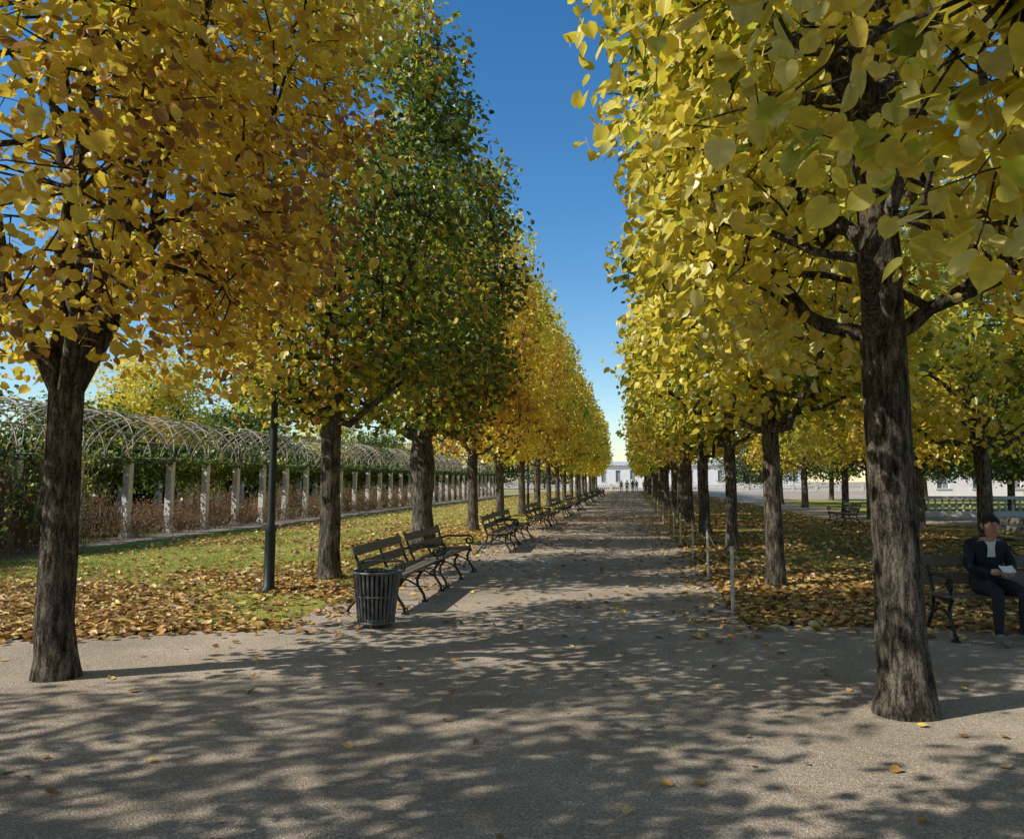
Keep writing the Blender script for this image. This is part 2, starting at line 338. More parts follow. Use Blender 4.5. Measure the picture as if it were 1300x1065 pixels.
# ------------------------------------------------------------------ fallen leaves
LC=np.array([(.58,.31,.09),(.68,.44,.17),(.42,.22,.08),(.76,.58,.27),(.31,.17,.08),(.60,.34,.09),(.74,.55,.15)])
def litter(name,P,ls=.11,heart=True,zr=.035,seed=1):
    global R; R=np.random.RandomState(seed); N=len(P); b=Buf()
    cen=np.stack([P[:,0],P[:,1],.014+R.uniform(0,zr,N)],1)
    nrm=R.normal(0,.28,(N,3))+[0,0,1]; d=R.normal(0,1,(N,3))
    add_leaves(b,cen,nrm,d,ls*R.uniform(.5,1.2,N),LC[R.randint(0,7,N)]*R.uniform(.5,1.15,(N,1)),heart,0)
    return obj(name,b.mesh(name,[M_litter]))
def U(n,x0,x1,y0,y1,dens=None):
    P=np.stack([R.uniform(x0,x1,n),R.uniform(y0,y1,n)],1)
    if dens is not None: P=P[R.uniform(size=n)<dens(P)]
    return P
edgeL=lambda P: np.where(P[:,0]>-8, 8.0+ (P[:,0]+8)*.34, 8.0)
P=np.concatenate([
 U(44000,-12,-3.9,7.7,14.5,lambda P: (P[:,1]>edgeL(P)-.15-R.exponential(.12,len(P)))*np.clip(.60+.55*snoise(P,.9,5)-.04*abs(P[:,0]+6.5)-.10*(P[:,1]-8.5),0.06,1)),
 U(32000,-13,-3.95,14,32,lambda P: np.clip(.12+.35*snoise(P,.8,6)-.01*abs(P[:,0]+5.5)+.3*(P[:,0]>-6.2),0.05,1))])
litter('fallen_leaves',P,.10)
P=np.concatenate([
 U(24000,1.3,8.5,10.3,17,lambda P: np.clip(.6+.5*snoise(P,.9,7)-.06*abs(P[:,0]-2.2),.05,1)),
 U(26000,1.3,10,16,36,lambda P: np.clip(.35+.5*snoise(P,.8,8)-.04*abs(P[:,0]-2.2)+.25*(P[:,0]<2.9),.05,1)),
 U(1500,1.3,9,9.6,10.4,lambda P:(P[:,1]-9.6)*.6)])
litter('fallen_leaves',P,.105,seed=2)
P=np.concatenate([
 U(12000,-3.9,1.4,9,40,lambda P: np.clip(.06+.006*(P[:,1]-8)+.65*np.exp(-(P[:,0]-1.5)**2/.6)+.6*np.exp(-(P[:,0]+4)**2/.6)+.08*snoise(P,1.1,9),0,1)),
 U(6000,-3.9,1.4,36,120,lambda P: P[:,0]*0+.5)])
litter('fallen_leaves',P,.08,zr=.006,seed=3)
litter('fallen_leaves',U(260,-7,6,4.0,9.8,lambda P: P[:,1]*.09),.062,zr=.004,seed=6)
litter('fallen_leaves',U(13000,-13,-4.2,30,120),.13,False,seed=4)
litter('fallen_leaves',U(12000,1.4,8.5,34,120),.13,False,seed=5)
R=np.random.RandomState(5)
def blades(P,c,seed):
    R=np.random.RandomState(seed); N=len(P); b=Buf(); a=R.uniform(0,6.28,N); h=R.uniform(.03,.075,N); w=.006
    ca,sa=np.cos(a),np.sin(a); z=np.full(N,.006)
    V=np.stack([np.stack([P[:,0]-ca*w,P[:,1]-sa*w,z],1),np.stack([P[:,0]+ca*w,P[:,1]+sa*w,z],1),np.stack([P[:,0]+R.normal(0,.02,N),P[:,1]+R.normal(0,.02,N),z+h],1)],1)
    col=np.array([c])*R.uniform(.6,1.5,(N,1))+np.array([(.12,.07,0)])*R.uniform(0,1,(N,1))*c[1]/.27
    b.add(V.reshape(-1,3),np.arange(N*3).reshape(-1,3),0,np.repeat(col,3,0)); obj('grass',b.mesh('grass',[M_grassb]))
blades(U(50000,-13,-4.2,9,26,lambda P: np.clip(.5+.6*snoise(P,1.3,15),0,1)),(.22,.27,.045),1)
blades(U(34000,1.6,12,11,28,lambda P: np.clip(.5+.6*snoise(P,1.3,16),0,1)),(.12,.15,.03),2)  # right-hand blades coloured darker to carry the same painted shade
R=np.random.RandomState(15); b=Buf()
P=U(2600,-8,7,2.6,12)
for x,y in P:
    s=R.uniform(.004,.011); v=np.array([(s,0,0),(0,s,0),(-s,0,0),(0,-s,0),(0,0,s*.8)])*R.uniform(.7,1.4,(5,3)); b.add(v+[x,y,0],[[0,1,4],[1,2,4],[2,3,4],[3,0,4]],0)
obj('pebbles',b.mesh('pebbles',[simple('pebble_stone',(.42,.38,.33),(.2,.18,.16),20,.9)]))
# ------------------------------------------------------------------ benches
M_wood=simple('weathered_wood',(.19,.16,.12),(.075,.062,.048),9,.6,.3,.004,stretch=(6,1,6))
M_iron=simple('painted_iron',(.022,.03,.026),(.012,.016,.014),12,.45,.2,.003)
def bench_mesh():
    b=Buf(); Lh=1.2
    Mx=lambda a: np.array([[math.cos(a),0,math.sin(a)],[0,1,0],[-math.sin(a),0,math.cos(a)]])
    for i,x in enumerate((-.03,.085,.2,.315)): b.box((x,0,.445+.006*i),(.095,2*Lh,.032),0,bev=.006)
    b.box((-.205,0,.60),(.03,2*Lh,.125),0,bev=.006,M=Mx(-.28)); b.box((-.262,0,.785),(.03,2*Lh,.125),0,bev=.006,M=Mx(-.28))
    for y in (-Lh+.07,0,Lh-.07):
        def crv(pts,r=.017):
            pts=np.array(pts,float); t=np.linspace(0,len(pts)-1,len(pts)*4)
            X=np.interp(t,range(len(pts)),pts[:,0]);Z=np.interp(t,range(len(pts)),pts[:,1])
            k=np.array([.25,.5,.25]); X[1:-1]=np.convolve(X,k,'same')[1:-1]; Z[1:-1]=np.convolve(Z,k,'same')[1:-1]
            b.tube(np.stack([X,np.full_like(X,y),Z],1),r,8,1)
        crv([(-.36,0),(-.30,.10),(-.16,.24),(-.11,.42),(-.185,.55),(-.245,.72),(-.30,.87)],.02)
        crv([(.42,0),(.40,.10),(.31,.22),(.30,.33),(.37,.42)],.02)
        crv([(-.12,.415),(.1,.405),(.38,.42)],.018)
        crv([(-.16,.22),(0,.30),(.16,.30),(.31,.22)],.013)
        if y!=0:
            th=np.linspace(math.pi/2,math.pi/2-2*math.pi*1.35,20); rr=np.linspace(.085,.025,20)
            crv([(-.215,.63),(-.05,.67),(.15,.665),(.33,.675)],.017)
            b.tube(np.stack([.33+rr*np.cos(th),np.full(20,y),.59+rr*np.sin(th)],1),.016,8,1)
            crv([(.36,.51),(.34,.46),(.37,.42)],.015)
            th=np.linspace(0,-2*math.pi*1.1,14); rr=np.linspace(.06,.02,14)
            b.tube(np.stack([.43+rr*np.cos(th)*.8,np.full(14,y),.055+rr*np.sin(th)*.8],1),.012,6,1)
        b.box((-.36,y,.01),(.09,.06,.02),1); b.box((.42,y,.01),(.09,.06,.02),1)
    return b.mesh('bench_m',[M_wood,M_iron])
mBench=bench_mesh()
R=np.random.RandomState(3)
for k in range(10):
    y0=10.35+8.95*k
    for s in (1.2,3.85):
        obj('park_bench',mBench,(-3.32+R.uniform(-.05,.05),y0+s,0),R.uniform(-.05,.05))
BX,BY=4.5,9.95
obj('park_bench',mBench,(BX,BY,0),-math.pi/2+.03)
obj('park_bench',mBench,(8.4,19.5,0),math.pi); obj('park_bench',mBench,(8.2,33.5,0),math.pi)
# ------------------------------------------------------------------ litter bin
M_gal=simple('galvanised_metal',(.17,.175,.17),(.08,.082,.08),14,.5,.2,.003,.5)
M_dark=simple('dark_liner',(.015,.015,.015),None,5)
def bin_mesh():
    b=Buf(); n=30
    for i in range(n):
        a=2*math.pi*i/n; ca,sa=math.cos(a),math.sin(a)
        r0,r1=.205,.275; w=.018; t=.008
        v=[]
        for z,r in ((.05,r0),(.62,r1)):
            for dr,dw in ((-t,-w),(t,-w*.6),(t,w*.6),(-t,w)): v.append(((r+dr)*ca-dw*sa,(r+dr)*sa+dw*ca,z))
        b.add(v,[[0,1,5,4],[1,2,6,5],[2,3,7,6],[3,0,4,7]],0)
    th=np.linspace(0,2*math.pi,33)
    def ring(r,z,tr,mat=0): b.tube(np.stack([r*np.cos(th),r*np.sin(th),np.full(33,z)],1),tr,8,mat)
    ring(.28,.63,.016); ring(.212,.06,.014); ring(.25,.36,.008)
    prof=[(.02,.10),(.19,.10),(.255,.61),(.245,.61),(.18,.13)]
    V=[];
    for r,z in prof: V+= [(r*math.cos(a),r*math.sin(a),z) for a in th[:-1]]
    F=[[q*32+i,q*32+(i+1)%32,q*32+32+(i+1)%32,q*32+32+i] for q in range(4) for i in range(32)]
    b.add(V,F,1)
    for a in (.5,2.6,4.7): b.tube([(.17*math.cos(a),.17*math.sin(a),0),(.19*math.cos(a),.19*math.sin(a),.08)],.016,6,0,cap=True)
    return b.mesh('bin_m',[M_gal,M_dark])
mBin=bin_mesh()
obj('litter_bin',mBin,(-2.98,9.55,0))
# ------------------------------------------------------------------ lamp post
M_glass=simple('frosted_lamp_glass',(.7,.7,.66),(.6,.6,.56),3,.3,.0,.001)
b=Buf()
b.tube([(0,0,0),(0,0,.06),(0,0,.1),(0,0,.9),(0,0,.95),(0,0,1.02),(0,0,4.6),(0,0,4.7)],[.13,.13,.085,.08,.095,.062,.045,.06],14,0)
b.tube([(0,0,4.7),(0,0,4.78),(0,0,4.8)],[.06,.14,.15],12,0,cap=True)
b.tube([(0,0,4.8),(0,0,5.15)],[.12,.19],12,1,cap=True)
b.tube([(0,0,5.15),(0,0,5.2),(0,0,5.36),(0,0,5.45),(0,0,5.5)],[.23,.22,.08,.03,.01],12,0,cap=True)
for i in range(4):
    a=i*math.pi/2; b.tube([(.125*math.cos(a),.125*math.sin(a),4.8),(.2*math.cos(a),.2*math.sin(a),5.16)],.01,5,0)
mLamp=b.mesh('lamp_m',[M_iron,M_glass])
obj('street_lamp',mLamp,(-5.5,12.15,0)); obj('street_lamp',mLamp,(-5.5,44.5,0)); obj('street_lamp',mLamp,(-5.5,78,0))
# ------------------------------------------------------------------ rope barrier
M_post=simple('pale_painted_post',(.6,.58,.52),(.4,.38,.34),12,.6); M_rope=simple('rope',(.10,.085,.06),None,60,.9)
b=Buf(); py=[11.0,14.6,18.3,22,25.8,29.6,33.4,37.2,41,45,49,53]
for i,y in enumerate(py):
    x=1.27+.02*(i%3); b.tube([(x,y,0),(x+.01,y,.86)],.022,8,0,cap=True); b.tube([(x+.01,y,.86),(x+.01,y,.93),(x+.01,y,1.0),(x+.01,y,1.02)],[.024,.028,.026,.008],8,1,cap=True)
    if i<len(py)-1:
        y2=py[i+1]; t=np.linspace(0,1,14); b.tube(np.stack([np.full(14,x+.01),y+(y2-y)*t,.93-.42*4*t*(1-t)*.6],1),.011,5,1)
obj('rope_barrier',b.mesh('rope_m',[M_post,M_rope]))
# ------------------------------------------------------------------ pergola
M_stone=simple('pergola_stone',(.84,.80,.72),(.60,.56,.49),7,.9,.4,.01)
M_lath=simple('old_lath',(.62,.52,.38),(.36,.28,.2),9,.8)
pe=bpy.data.objects.new('pergola',None); scene.collection.objects.link(pe)
b=Buf(); yy=np.arange(16.1,96,2.3)
for y in yy:
    for x in (-15.0,-18.2):
        b.box((x,y,1.16),(.22,.22,2.32),0,bev=.015); b.box((x,y,.06),(.29,.29,.12),0,bev=.01)
obj('pillars',b.mesh('pillars',[M_stone]),parent=pe)
b=Buf(); R=np.random.RandomState(77)
for y in np.arange(16.1,96,2.3/2):
    t=np.linspace(0,math.pi,17); j=R.normal(0,.05)
    b.tube(np.stack([-16.6+1.6*np.cos(t),np.full(17,y)+j*np.sin(t),2.33+1.5*np.sin(t)*R.uniform(.95,1.05)],1),.026,5,0)
for t in np.linspace(0,math.pi,7):
    x=-16.6+1.62*math.cos(t); z=2.36+1.52*math.sin(t); q=np.arange(16,96,1.15)
    b.tube(np.stack([np.full(len(q),x)+R.normal(0,.012,len(q)),q,np.full(len(q),z)+R.normal(0,.02,len(q))],1),.018 if 0<t<3.1 else .03,4,0)
for y in np.arange(16.1,94,2.3):
    for s in (1,-1):
        t=np.linspace(.08,math.pi-.08,13); b.tube(np.stack([-16.6+1.63*np.cos(t),y+(2.3*(t/math.pi) if s>0 else 2.3*(1-t/math.pi)),2.37+1.53*np.sin(t)],1),.015,4,0)
obj('arches',b.mesh('arches',[M_lath]),parent=pe)
def foliage(name,P,col,ls,heart=False,upb=.4,seed=1,extra=None,mats=None,parent=None):
    global R; R=np.random.RandomState(seed); b=Buf(); N=len(P)
    if extra: extra(b)
    add_leaves(b,P,R.normal(0,.7,(N,3))+[0,0,upb],R.normal(0,.6,(N,3))+[0,0,-.4],ls*R.uniform(.6,1.3,N),col,heart,1)
    return obj(name,b.mesh(name,[M_bark,M_leaf]),parent=parent)
R=np.random.RandomState(8)
n=60000
Y=R.uniform(15,96,n)
Z=2.3-np.abs(R.normal(0,.38,n))+R.normal(0,.1,n); X=np.where(Z>2.2,-15.05,-15.4)+R.normal(0,.14,n)
hang=snoise(np.stack([Y,Z*1.5],1),1.6,41); ok=(hang>-.35-.9*(Z>2.0))&(Z>1.0)
P1=np.stack([X,Y,Z],1)[ok]
col1=pal(len(P1),np.clip(.35+.3*snoise(P1,.6,44),0,1),.2,dict(dgreen=.45,green=.42,ygreen=.12,rust=.01))
n=20000; Y=R.uniform(15,96,n); t=R.beta(1.1,1.2,n)*math.pi; r=1.60+R.normal(0,.07,n)
P2=np.stack([-16.6+r*np.cos(t),Y,2.38+r*.95*np.sin(t)],1)
P2=P2[(snoise(P2,1.0,46)>.4)|(P2[:,2]<2.75)]
col2=pal(len(P2),np.clip(.4+.3*snoise(P2,.6,45),0,1),.2,dict(dgreen=.3,green=.45,ygreen=.15,gold=.1))
foliage('climbing_plant',np.concatenate([P1,P2]),np.concatenate([col1,col2]),.14,seed=9)
R=np.random.RandomState(18)
n=45000; side=R.uniform(size=n); X=np.where(side<.7,-18.7+R.normal(0,.1,n),-18.7-R.uniform(0,1.2,n)); Y=R.uniform(10,100,n)
Z=np.where(side<.7,R.uniform(0,2.95,n),2.85+R.normal(0,.1,n))
Ph=np.stack([X,Y,Z],1); Ph[:,2]+=.12*snoise(Ph[:,1:2],1.2,3)*(Z>2.5)
ch=pal(n,np.clip(.35+.3*snoise(Ph,.7,47),0,1),.15,dict(dgreen=.7,green=.27,ygreen=.03))
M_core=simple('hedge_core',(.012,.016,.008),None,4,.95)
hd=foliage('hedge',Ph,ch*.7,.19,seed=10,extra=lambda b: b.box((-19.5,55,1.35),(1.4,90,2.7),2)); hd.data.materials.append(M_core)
M_twig=simple('dry_twig',(.36,.26,.17),(.18,.125,.08),5,.9)
def shrub_row(name,x,y0,y1,h,n,seed,leafn,palette,wid=.45,ls=.07):
    global R; R=np.random.RandomState(seed); b=Buf(); tips=[]
    hh=lambda y: h*(.8+.3*math.sin(y*.9+seed)+.2*math.sin(y*2.3))
    for i in range(n):
        y=R.uniform(y0,y1); x0=x+R.normal(0,wid*.5); H=max(.4,hh(y)*R.uniform(.6,1.1)); a=R.uniform(0,6.28); sp=R.uniform(.05,.45)
        p0=np.array([x0,y,0]); p3=p0+[math.cos(a)*sp,math.sin(a)*sp,H]; p1=p0+(p3-p0)*.35+R.normal(0,.06,3)*[1,1,0]; p2=p0+(p3-p0)*.7+R.normal(0,.07,3)
        b.tube([p0,p1,p2,p3],[.012,.010,.007,.003],3,0)
        for q in (p1,p2):
            for _ in range(2):
                e=q+np.array([R.normal(0,.2),R.normal(0,.2),R.uniform(.1,.4)]); b.tube([q,(q+e)/2+R.normal(0,.02,3),e],[.006,.005,.002],3,0); tips.append(e)
        tips.append(p3); tips.append(p2)
    tips=np.array(tips); P=tips[R.randint(0,len(tips),leafn)]+R.normal(0,.07,(leafn,3))
    add_leaves(b,P,R.normal(0,.7,(leafn,3))+[0,0,.3],R.normal(0,1,(leafn,3)),ls*R.uniform(.6,1.3,leafn),pal(leafn,np.clip(.5+.4*snoise(P,.8,seed),0,1),.2,palette),False,1)
    return obj(name,b.mesh(name,[M_twig,M_leaf]))
shrub_row('bare_shrubs',-15.75,17,96,1.5,3600,51,16000,dict(brown=.6,rust=.25,green=.1,orange=.05),.4)
shrub_row('bare_shrubs',-14.75,17,60,.55,600,54,4000,dict(brown=.4,rust=.2,green=.3,ygreen=.1),.4)
shrub_row('garden_shrub',-14.6,10,19.6,2.7,1100,53,15000,dict(brown=.3,green=.35,dgreen=.1,ygreen=.25),1.0,.09)
# ------------------------------------------------------------------ buildings / balustrades
M_white=simple('lime_plaster',(.82,.80,.76),(.74,.72,.67),1.5,.85,.1,.01)
M_trim=simple('stone_trim',(.66,.62,.54),(.52,.48,.42),3,.85)
M_roof=simple('roof_tiles',(.17,.13,.11),(.10,.08,.07),5,.8)
M_sheet=simple('pale_sheet_roof',(.50,.52,.50),(.42,.44,.42),3,.7)
m,nt,N_,L_=newmat('window_glass'); out(nt,princ(nt,(.22,.24,.25),.12,None,0,.6)); M_glass2=m
def building(name,x0,x1,y,depth,h,storeys,step,rz=0,roof=2.2,rm=None):
    e=bpy.data.objects.new(name,None); scene.collection.objects.link(e); W=x1-x0; e.location=((x0+x1)/2,y,0); e.rotation_euler=(0,0,rz)
    b=Buf(); g=Buf(); t=Buf(); n=int(W/step); st=W/n; sh=h/storeys; ww=1.1; wh=sh*.52; sill=sh*.26; th=.35
    b.box((0,depth/2+th,h/2),(W,depth,h),0)
    for s in range(storeys):
        z0=s*sh
        b.box((0,th/2,z0+sill/2),(W,th,sill),0)
        zt=z0+sill+wh; b.box((0,th/2,(zt+z0+sh)/2),(W,th,z0+sh-zt),0)
        for i in range(n+1):
            xl=-W/2+i*st-(st-ww)/2; xr=xl+(st-ww)
            xl=max(xl,-W/2); xr=min(xr,W/2); b.box(((xl+xr)/2,th/2,z0+sill+wh/2),(xr-xl,th,wh),0)
        for i in range(n):
            xc=-W/2+(i+.5)*st; zc=z0+sill+wh/2
            g.box((xc,.28,zc),(ww,.04,wh),0)
            t.box((xc,.24,zc),(.06,.03,wh),0); t.box((xc,.236,zc+wh*.15),(ww,.03,.06),0)
            t.box((xc,-.05,z0+sill-.06),(ww+.3,.1,.12),0)
            t.box((xc,-.03,zc+wh/2+.09),(ww+.3,.06,.16),0)
        t.box((0,-.06,z0+sh-.1),(W+.1,.12,.18),0)
    t.box((0,depth/2,h+.12),(W+.7,depth+1.0,.24),0)
    obj('walls',b.mesh('walls',[M_white]),parent=e); obj('windows',g.mesh('windows',[M_glass2]),parent=e); obj('trim',t.mesh('trim',[M_trim]),parent=e)
    r=Buf(); zz=h+.245; X=W/2+.3;Y0=-.3;Y1=depth+.5; c=(Y0+Y1)/2
    r.add([(-X,Y0,zz),(X,Y0,zz),(X,Y1,zz),(-X,Y1,zz),(-X+2,c,zz+roof),(X-2,c,zz+roof)],[[0,1,5,4],[2,3,4,5]],0); r.add([(-X,Y0,zz),(-X,Y1,zz),(-X+2,c,zz+roof),(X,Y0,zz),(X,Y1,zz),(X-2,c,zz+roof)],[[0,2,1],[3,4,5]],0)
    obj('roof',r.mesh('roof',[rm or M_roof]),parent=e)
building('white_building',29,68,86,10,7.2,2,3.2,-.05)
building('orangery_building',-8,40,200,10,5.2,1,3.4,0,.9,M_sheet)
def balustrade(x0,y0,x1,y1,h=.95):
    b=Buf(); a=np.array([x0,y0],float); c=np.array([x1,y1],float); l=np.linalg.norm(c-a); rz=math.atan2(y1-y0,x1-x0)
    b.box((*((a+c)/2),.12),(l,.34,.24),0,rz); b.box((*((a+c)/2),h-.07),(l,.32,.14),0,rz)
    n=int(l/.32)
    for i in range(n):
        q=a+(c-a)*(i+.5)/n
        if i%11==0: b.box((*q,h/2+.04),(.42,.42,h+.08),0,rz,bev=.02); b.box((*q,h+.12),(.5,.5,.08),0,rz,bev=.02)
        else: b.tube([(*q,.24),(*q,.32),(*q,.42),(*q,.6),(*q,.7),(*q,h-.14)],[.06,.05,.095,.05,.04,.07],8,0)
    return obj('stone_balustrade',b.mesh('bal',[M_trim]))
balustrade(13,42,34,43.5); balustrade(-14,138,0,138); balustrade(4.5,138,40,138)
R=np.random.RandomState(61)
for x in (-5,9):
    n=3500; P=np.stack([x+R.uniform(-3.5,3.5,n),146+R.uniform(-2,2,n),.12+R.uniform(0,.35,n)],1)
    cs=np.array([(.5,.1,.02),(.6,.3,.02),(.06,.12,.02),(.06,.12,.02),(.6,.05,.08)])[R.randint(0,5,n)]
    foliage('flower_bed',P,cs,.2,seed=62)
b=Buf(); b.box((0,0,.5),(.7,.7,1.0),0,bev=.03); b.box((0,0,1.04),(.85,.85,.09),0,bev=.02)
b.tube([(0,0,1.08),(0,0,1.16),(0,0,1.25),(0,0,1.45),(0,0,1.75),(0,0,1.85),(0,0,1.9)],[.2,.12,.1,.32,.38,.3,.36],16,0,cap=True)
mU=b.mesh('urn',[M_trim]); obj('stone_urn',mU,(0.5,138,0)); obj('stone_urn',mU,(4,138,0)); obj('stone_urn',mU,(12.5,42,0))
# ------------------------------------------------------------------ people
M_skin=simple('skin',(.50,.30,.21),(.42,.24,.17),8,.55,.05,.001); M_hair=simple('dark_hair',(.025,.018,.014),(.012,.009,.007),40,.6,.5,.003)
M_shoe=simple('shoe_leather',(.25,.22,.19),None,8,.5); M_eye=simple('eye',(.02,.015,.012),None,5,.2,0); M_lip=simple('lip',(.35,.13,.11),None,5,.5,0)
M_paper=simple('paper',(.75,.74,.70),(.68,.67,.63),3,.8,.05,.001); M_shirt=simple('white_shirt',(.70,.69,.66),(.55,.54,.52),6,.8)
def cloth(n,c): return simple(n,c,tuple(q*.6 for q in c),7,.85,.4,.012)
def skinned(verts,edges,root=0,sub=2):
    me=bpy.data.meshes.new('sk'); me.from_pydata([v[0] for v in verts],edges,[]); o=bpy.data.objects.new('sk',me); scene.collection.objects.link(o)
    o.modifiers.new('s','SKIN'); 
    for i,v in enumerate(verts):
        r=v[1]; me.skin_vertices[0].data[i].radius=(r,r) if not hasattr(r,'__len__') else r
        me.skin_vertices[0].data[i].use_root=(i==root)
    s=o.modifiers.new('u','SUBSURF'); s.levels=sub; s.render_levels=sub
    dg=bpy.context.evaluated_depsgraph_get(); dg.update(); m2=bpy.data.meshes.new_from_object(o.evaluated_get(dg)); bpy.data.objects.remove(o); 
    for p in m2.polygons: p.use_smooth=True
    return m2
def build_person(name,J,mj,mt,prop=False):
    keys=[k for k in J if not k.startswith('inn')]; idx={k:i for i,k in enumerate(keys)}
    E=[('pel','sp'),('sp','ch'),('ch','nb'),('nb','nk'),('nk','h0'),('h0','h1'),('h1','h2')]
    for s in 'LR': E+=[('ch','sh'+s),('sh'+s,'el'+s),('el'+s,'wr'+s),('wr'+s,'ha'+s),('pel','hi'+s),('hi'+s,'th'+s),('th'+s,'kn'+s),('kn'+s,'ca'+s),('ca'+s,'an'+s),('an'+s,'ft'+s),('ft'+s,'to'+s)]
    ed=[(idx[a],idx[b]) for a,b in E]
    me=skinned([(J[k][0],J[k][1]) for k in keys],ed)
    mats=[mj,mt,M_skin,M_hair,M_shoe,M_shirt]
    for m in mats: me.materials.append(m)
    seg=[(np.array(J[a][0]),np.array(J[b][0]),J[b][2]) for a,b in E]
    h1=np.array(J['h1'][0]); ch=np.array(J['ch'][0])
    for p in me.polygons:
        c=np.array(p.center); best=9;tag=0
        for a,b_,tg in seg:
            d=b_-a; t=np.clip(np.dot(c-a,d)/np.dot(d,d),0,1); q=np.linalg.norm(c-a-t*d)
            if q<best: best=q; tag=tg
        if tag==2 and c[2]>h1[2]-.12:
            rel=c-h1
            if rel[2]>.055 or rel[1]>.015 : tag=3
        if tag==0 and abs(c[0]-ch[0])<.05-.16*(max(0,ch[2]+.12-c[2])) and p.normal[1]<-.2 and ch[2]-.2<c[2]: tag=5
        p.material_index=tag
    e=bpy.data.objects.new(name,None); scene.collection.objects.link(e)
    obj('body',me,parent=e)
    b=Buf(); f=lambda x,y,z: tuple(h1+np.array([x,y,z]))
    b.tube([f(0,-.080,.02),f(0,-.098,-.005),f(0,-.112,-.028),f(0,-.088,-.038)],[.008,.012,.016,.008],8,0,cap=True)
    for s in (-1,1):
        b.tube([f(s*.045,-.080,.022),f(s*.032,-.0885,.024),f(s*.019,-.085,.022)],[.003,.0075,.003],8,1,cap=True)
        b.tube([f(s*.050,-.080,.043),f(s*.033,-.091,.048),f(s*.016,-.090,.043)],[.003,.005,.003],6,3,cap=True)
        b.tube([f(s*.088,.005,.03),f(s*.098,.012,.012),f(s*.095,.008,-.012),f(s*.084,0,-.026)],[.008,.014,.012,.006],8,0,cap=True)
    b.tube([f(-.026,-.082,-.063),f(0,-.092,-.060),f(.026,-.082,-.063)],[.003,.008,.003],8,2,cap=True)
    V=[];n1,n2=20,9
    for j in range(n2):
        ph=j/(n2-1)*2.0
        for i in range(n1):
            a=2*math.pi*i/n1; lim=ph*(.56+.44*(.5+.5*math.sin(a))) 
            rr=.101+.006*math.sin(i*2.7+j)
            V.append(f(rr*.93*math.sin(lim)*math.cos(a),.012+rr*1.04*math.sin(lim)*math.sin(a),.022+rr*1.02*math.cos(lim)))
    F=[[j*n1+i,j*n1+(i+1)%n1,(j+1)*n1+(i+1)%n1,(j+1)*n1+i] for j in range(n2-1) for i in range(n1)]
    b.add(V,F,3,smooth=True)
    obj('face_and_hair',b.mesh('face',[M_skin,M_eye,M_lip,M_hair]),parent=e)
    for s,sg in (('L',-1),('R',1)):
        w=np.array(J['wr'+s][0]); h=np.array(J['ha'+s][0]); d=h-w; d/=np.linalg.norm(d)
        inn=np.array(J['inn'+s],float)
        dn=np.cross(d,inn); dn/=np.linalg.norm(dn); 
        if dn[2]>0 and abs(d[2])<.8: dn=-dn
        lat=np.cross(dn,d); 
        if np.dot(lat,inn)<0: lat=-lat
        fb=Buf()
        for i,(o,l) in enumerate(((.028,.070),(.010,.080),(-.009,.074),(-.027,.058))):
            p0=h+lat*o-d*.01; p1=p0+d*l*.45+dn*.006; p2=p1+d*l*.28+dn*l*.28; p3=p2+d*l*.05+dn*l*.30
            fb.tube([p0,p1,p2,p3,p3+dn*.003],[.0095,.0088,.008,.0068,.003],8,0,cap=True)
        p0=h-d*.05+lat*.026; p1=p0+lat*.028+d*.022+dn*.01; p2=p1+d*.028+dn*.014; fb.tube([p0,p1,p2,p2+d*.012],[.013,.011,.009,.004],8,0,cap=True)
        obj('fingers_'+s.lower(),fb.mesh('fing',[M_skin]),parent=e)
    return e
def seated():
    J={'pel':((0,.0,.585),(.155,.13),1),'sp':((0,.0,.74),(.15,.115),0),'ch':((0,-.05,.93),(.165,.12),0),'nb':((0,-.11,1.06),.07,0),'nk':((0,-.135,1.10),.053,2),
     'h0':((0,-.165,1.135),(.066,.07),2),'h1':((0,-.175,1.21),(.088,.098),2),'h2':((0,-.16,1.275),(.07,.078),2)}
    for s,g in (('L',-1),('R',1)):
        J['sh'+s]=((g*.175,-.05,1.0),.078,0); J['el'+s]=((g*.245,-.10,.76),.056,0); J['wr'+s]=((g*.10,-.33,.735),.034,0); J['ha'+s]=((g*.055,-.40,.745),(.038,.018),2)
        J['inn'+s]=(-g,0,.0)
        J['hi'+s]=((g*.10,-.05,.56),.105,1); J['th'+s]=((g*.125,-.26,.565),.088,1); J['kn'+s]=((g*.14,-.48,.54),.067,1); J['ca'+s]=((g*.135,-.46,.34),.06,1)
        J['an'+s]=((g*.13,-.43,.10),.043,1); J['ft'+s]=((g*.135,-.50,.055),.045,4); J['to'+s]=((g*.145,-.63,.04),.036,4)
    return J
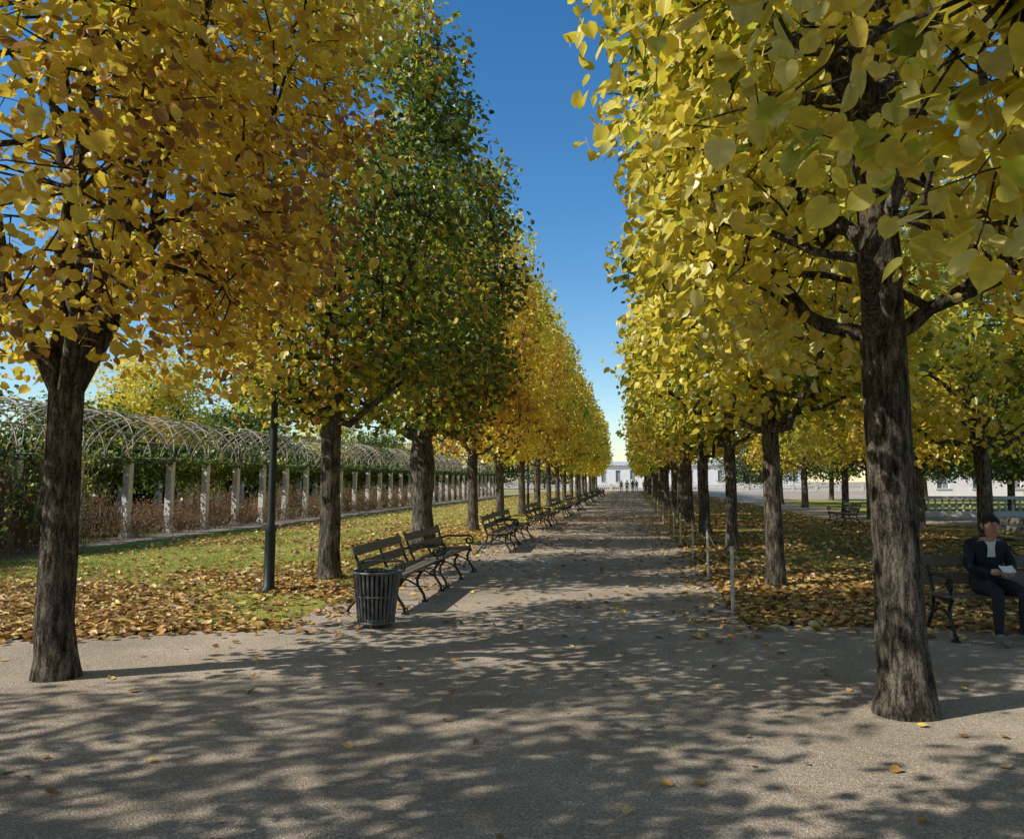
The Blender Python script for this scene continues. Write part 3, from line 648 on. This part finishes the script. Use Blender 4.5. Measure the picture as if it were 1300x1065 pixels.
def standing(st=.18):
    J={'pel':((0,0,.95),(.15,.11),1),'sp':((0,0,1.12),(.14,.10),0),'ch':((0,0,1.32),(.165,.11),0),'nb':((0,0,1.46),.068,0),'nk':((0,-.01,1.5),.052,2),'h0':((0,-.02,1.545),(.064,.07),2),'h1':((0,-.025,1.62),(.085,.096),2),'h2':((0,-.015,1.69),(.068,.076),2)}
    for s,g in (('L',-1),('R',1)):
        J['sh'+s]=((g*.18,0,1.4),.07,0); J['el'+s]=((g*.24,g*st*.3,1.13),.05,0); J['wr'+s]=((g*.25,g*st*.4-.08,.89),.033,0); J['ha'+s]=((g*.25,g*st*.4-.10,.82),(.03,.02),2); J['inn'+s]=(0,-1,0)
        J['hi'+s]=((g*.095,0,.88),.10,1); J['th'+s]=((g*.10,-g*st*.3,.70),.085,1); J['kn'+s]=((g*.10,-g*st*.6,.5),.062,1); J['ca'+s]=((g*.10,-g*st*.8,.32),.055,1)
        J['an'+s]=((g*.10,-g*st,.09),.04,1); J['ft'+s]=((g*.105,-g*st-.06,.05),.043,4); J['to'+s]=((g*.115,-g*st-.18,.035),.034,4)
    return J
man=build_person('seated_man',seated(),cloth('navy_jacket',(.018,.020,.028)),cloth('dark_trousers',(.03,.032,.04)))
man.location=(3.86,9.86,-.005); man.rotation_euler=(0,0,.12)
b=Buf()
for s in (-1,1): b.box((s*.035,-.43,.775),(.068,.10,.012),0,M=np.array(Matrix.Rotation(.6,3,'X')@Matrix.Rotation(-s*.22,3,'Y')))
o=obj('open_book',b.mesh('book',[M_paper]),parent=man)
for nme,loc,rz,cj in (('pedestrian',(36.5,64,0),1.2,(.45,.10,.16)),('pedestrian',(2.1,128,0),2.9,(.5,.16,.04)),('pedestrian',(1.0,131,0),.2,(.05,.09,.2)),('pedestrian',(3.4,126,0),3.2,(.5,.48,.45)),('pedestrian',(.3,108,0),3.0,(.04,.04,.05)),('pedestrian',(-.4,108.4,0),3.1,(.4,.36,.3)),('pedestrian',(-1.3,122,0),.1,(.3,.05,.04))):
    p=build_person(nme,standing(),cloth('coat',cj),cloth('jeans',(.04,.05,.08))); p.location=loc; p.rotation_euler=(0,0,rz)
# ------------------------------------------------------------------ light, sky, camera
w=bpy.data.worlds.new('World'); scene.world=w; w.use_nodes=True; nt=w.node_tree; bg=nt.nodes['Background']
sk=nt.nodes.new('ShaderNodeTexSky'); sk.sky_type='NISHITA'; sk.sun_disc=False; sk.sun_elevation=SUN_EL
sk.sun_rotation=math.atan2(-SUN_DIR[0],-SUN_DIR[1])%(2*math.pi); sk.air_density=1.0; sk.dust_density=.2; sk.ozone_density=1.8
hs=nt.nodes.new('ShaderNodeHueSaturation'); hs.inputs['Saturation'].default_value=1.35; hs.inputs['Value'].default_value=1.0
nt.links.new(sk.outputs['Color'],hs.inputs['Color']); nt.links.new(hs.outputs['Color'],bg.inputs['Color']); bg.inputs['Strength'].default_value=.15
sd=bpy.data.lights.new('sun','SUN'); sd.energy=5.0; sd.angle=math.radians(.45); sd.color=(1,.96,.88)
so=bpy.data.objects.new('sun',sd); scene.collection.objects.link(so)
n2=SUN_DIR/np.linalg.norm(SUN_DIR); v=Vector((n2[0]*math.cos(SUN_EL),n2[1]*math.cos(SUN_EL),-math.sin(SUN_EL)))
so.rotation_euler=v.to_track_quat('-Z','Y').to_euler(); so.location=(-30,-12,30)
cd=bpy.data.cameras.new('camera'); cd.sensor_width=36; cd.lens=28.8; cd.shift_y=-.0346; cd.clip_end=3000; cd.clip_start=.05
co=bpy.data.objects.new('camera',cd); scene.collection.objects.link(co); co.location=(0,0,1.7)
co.rotation_euler=(math.radians(96.7),0,math.radians(8.15)); scene.camera=co
scene.view_settings.view_transform='Standard'; scene.view_settings.look='None'; scene.view_settings.exposure=0
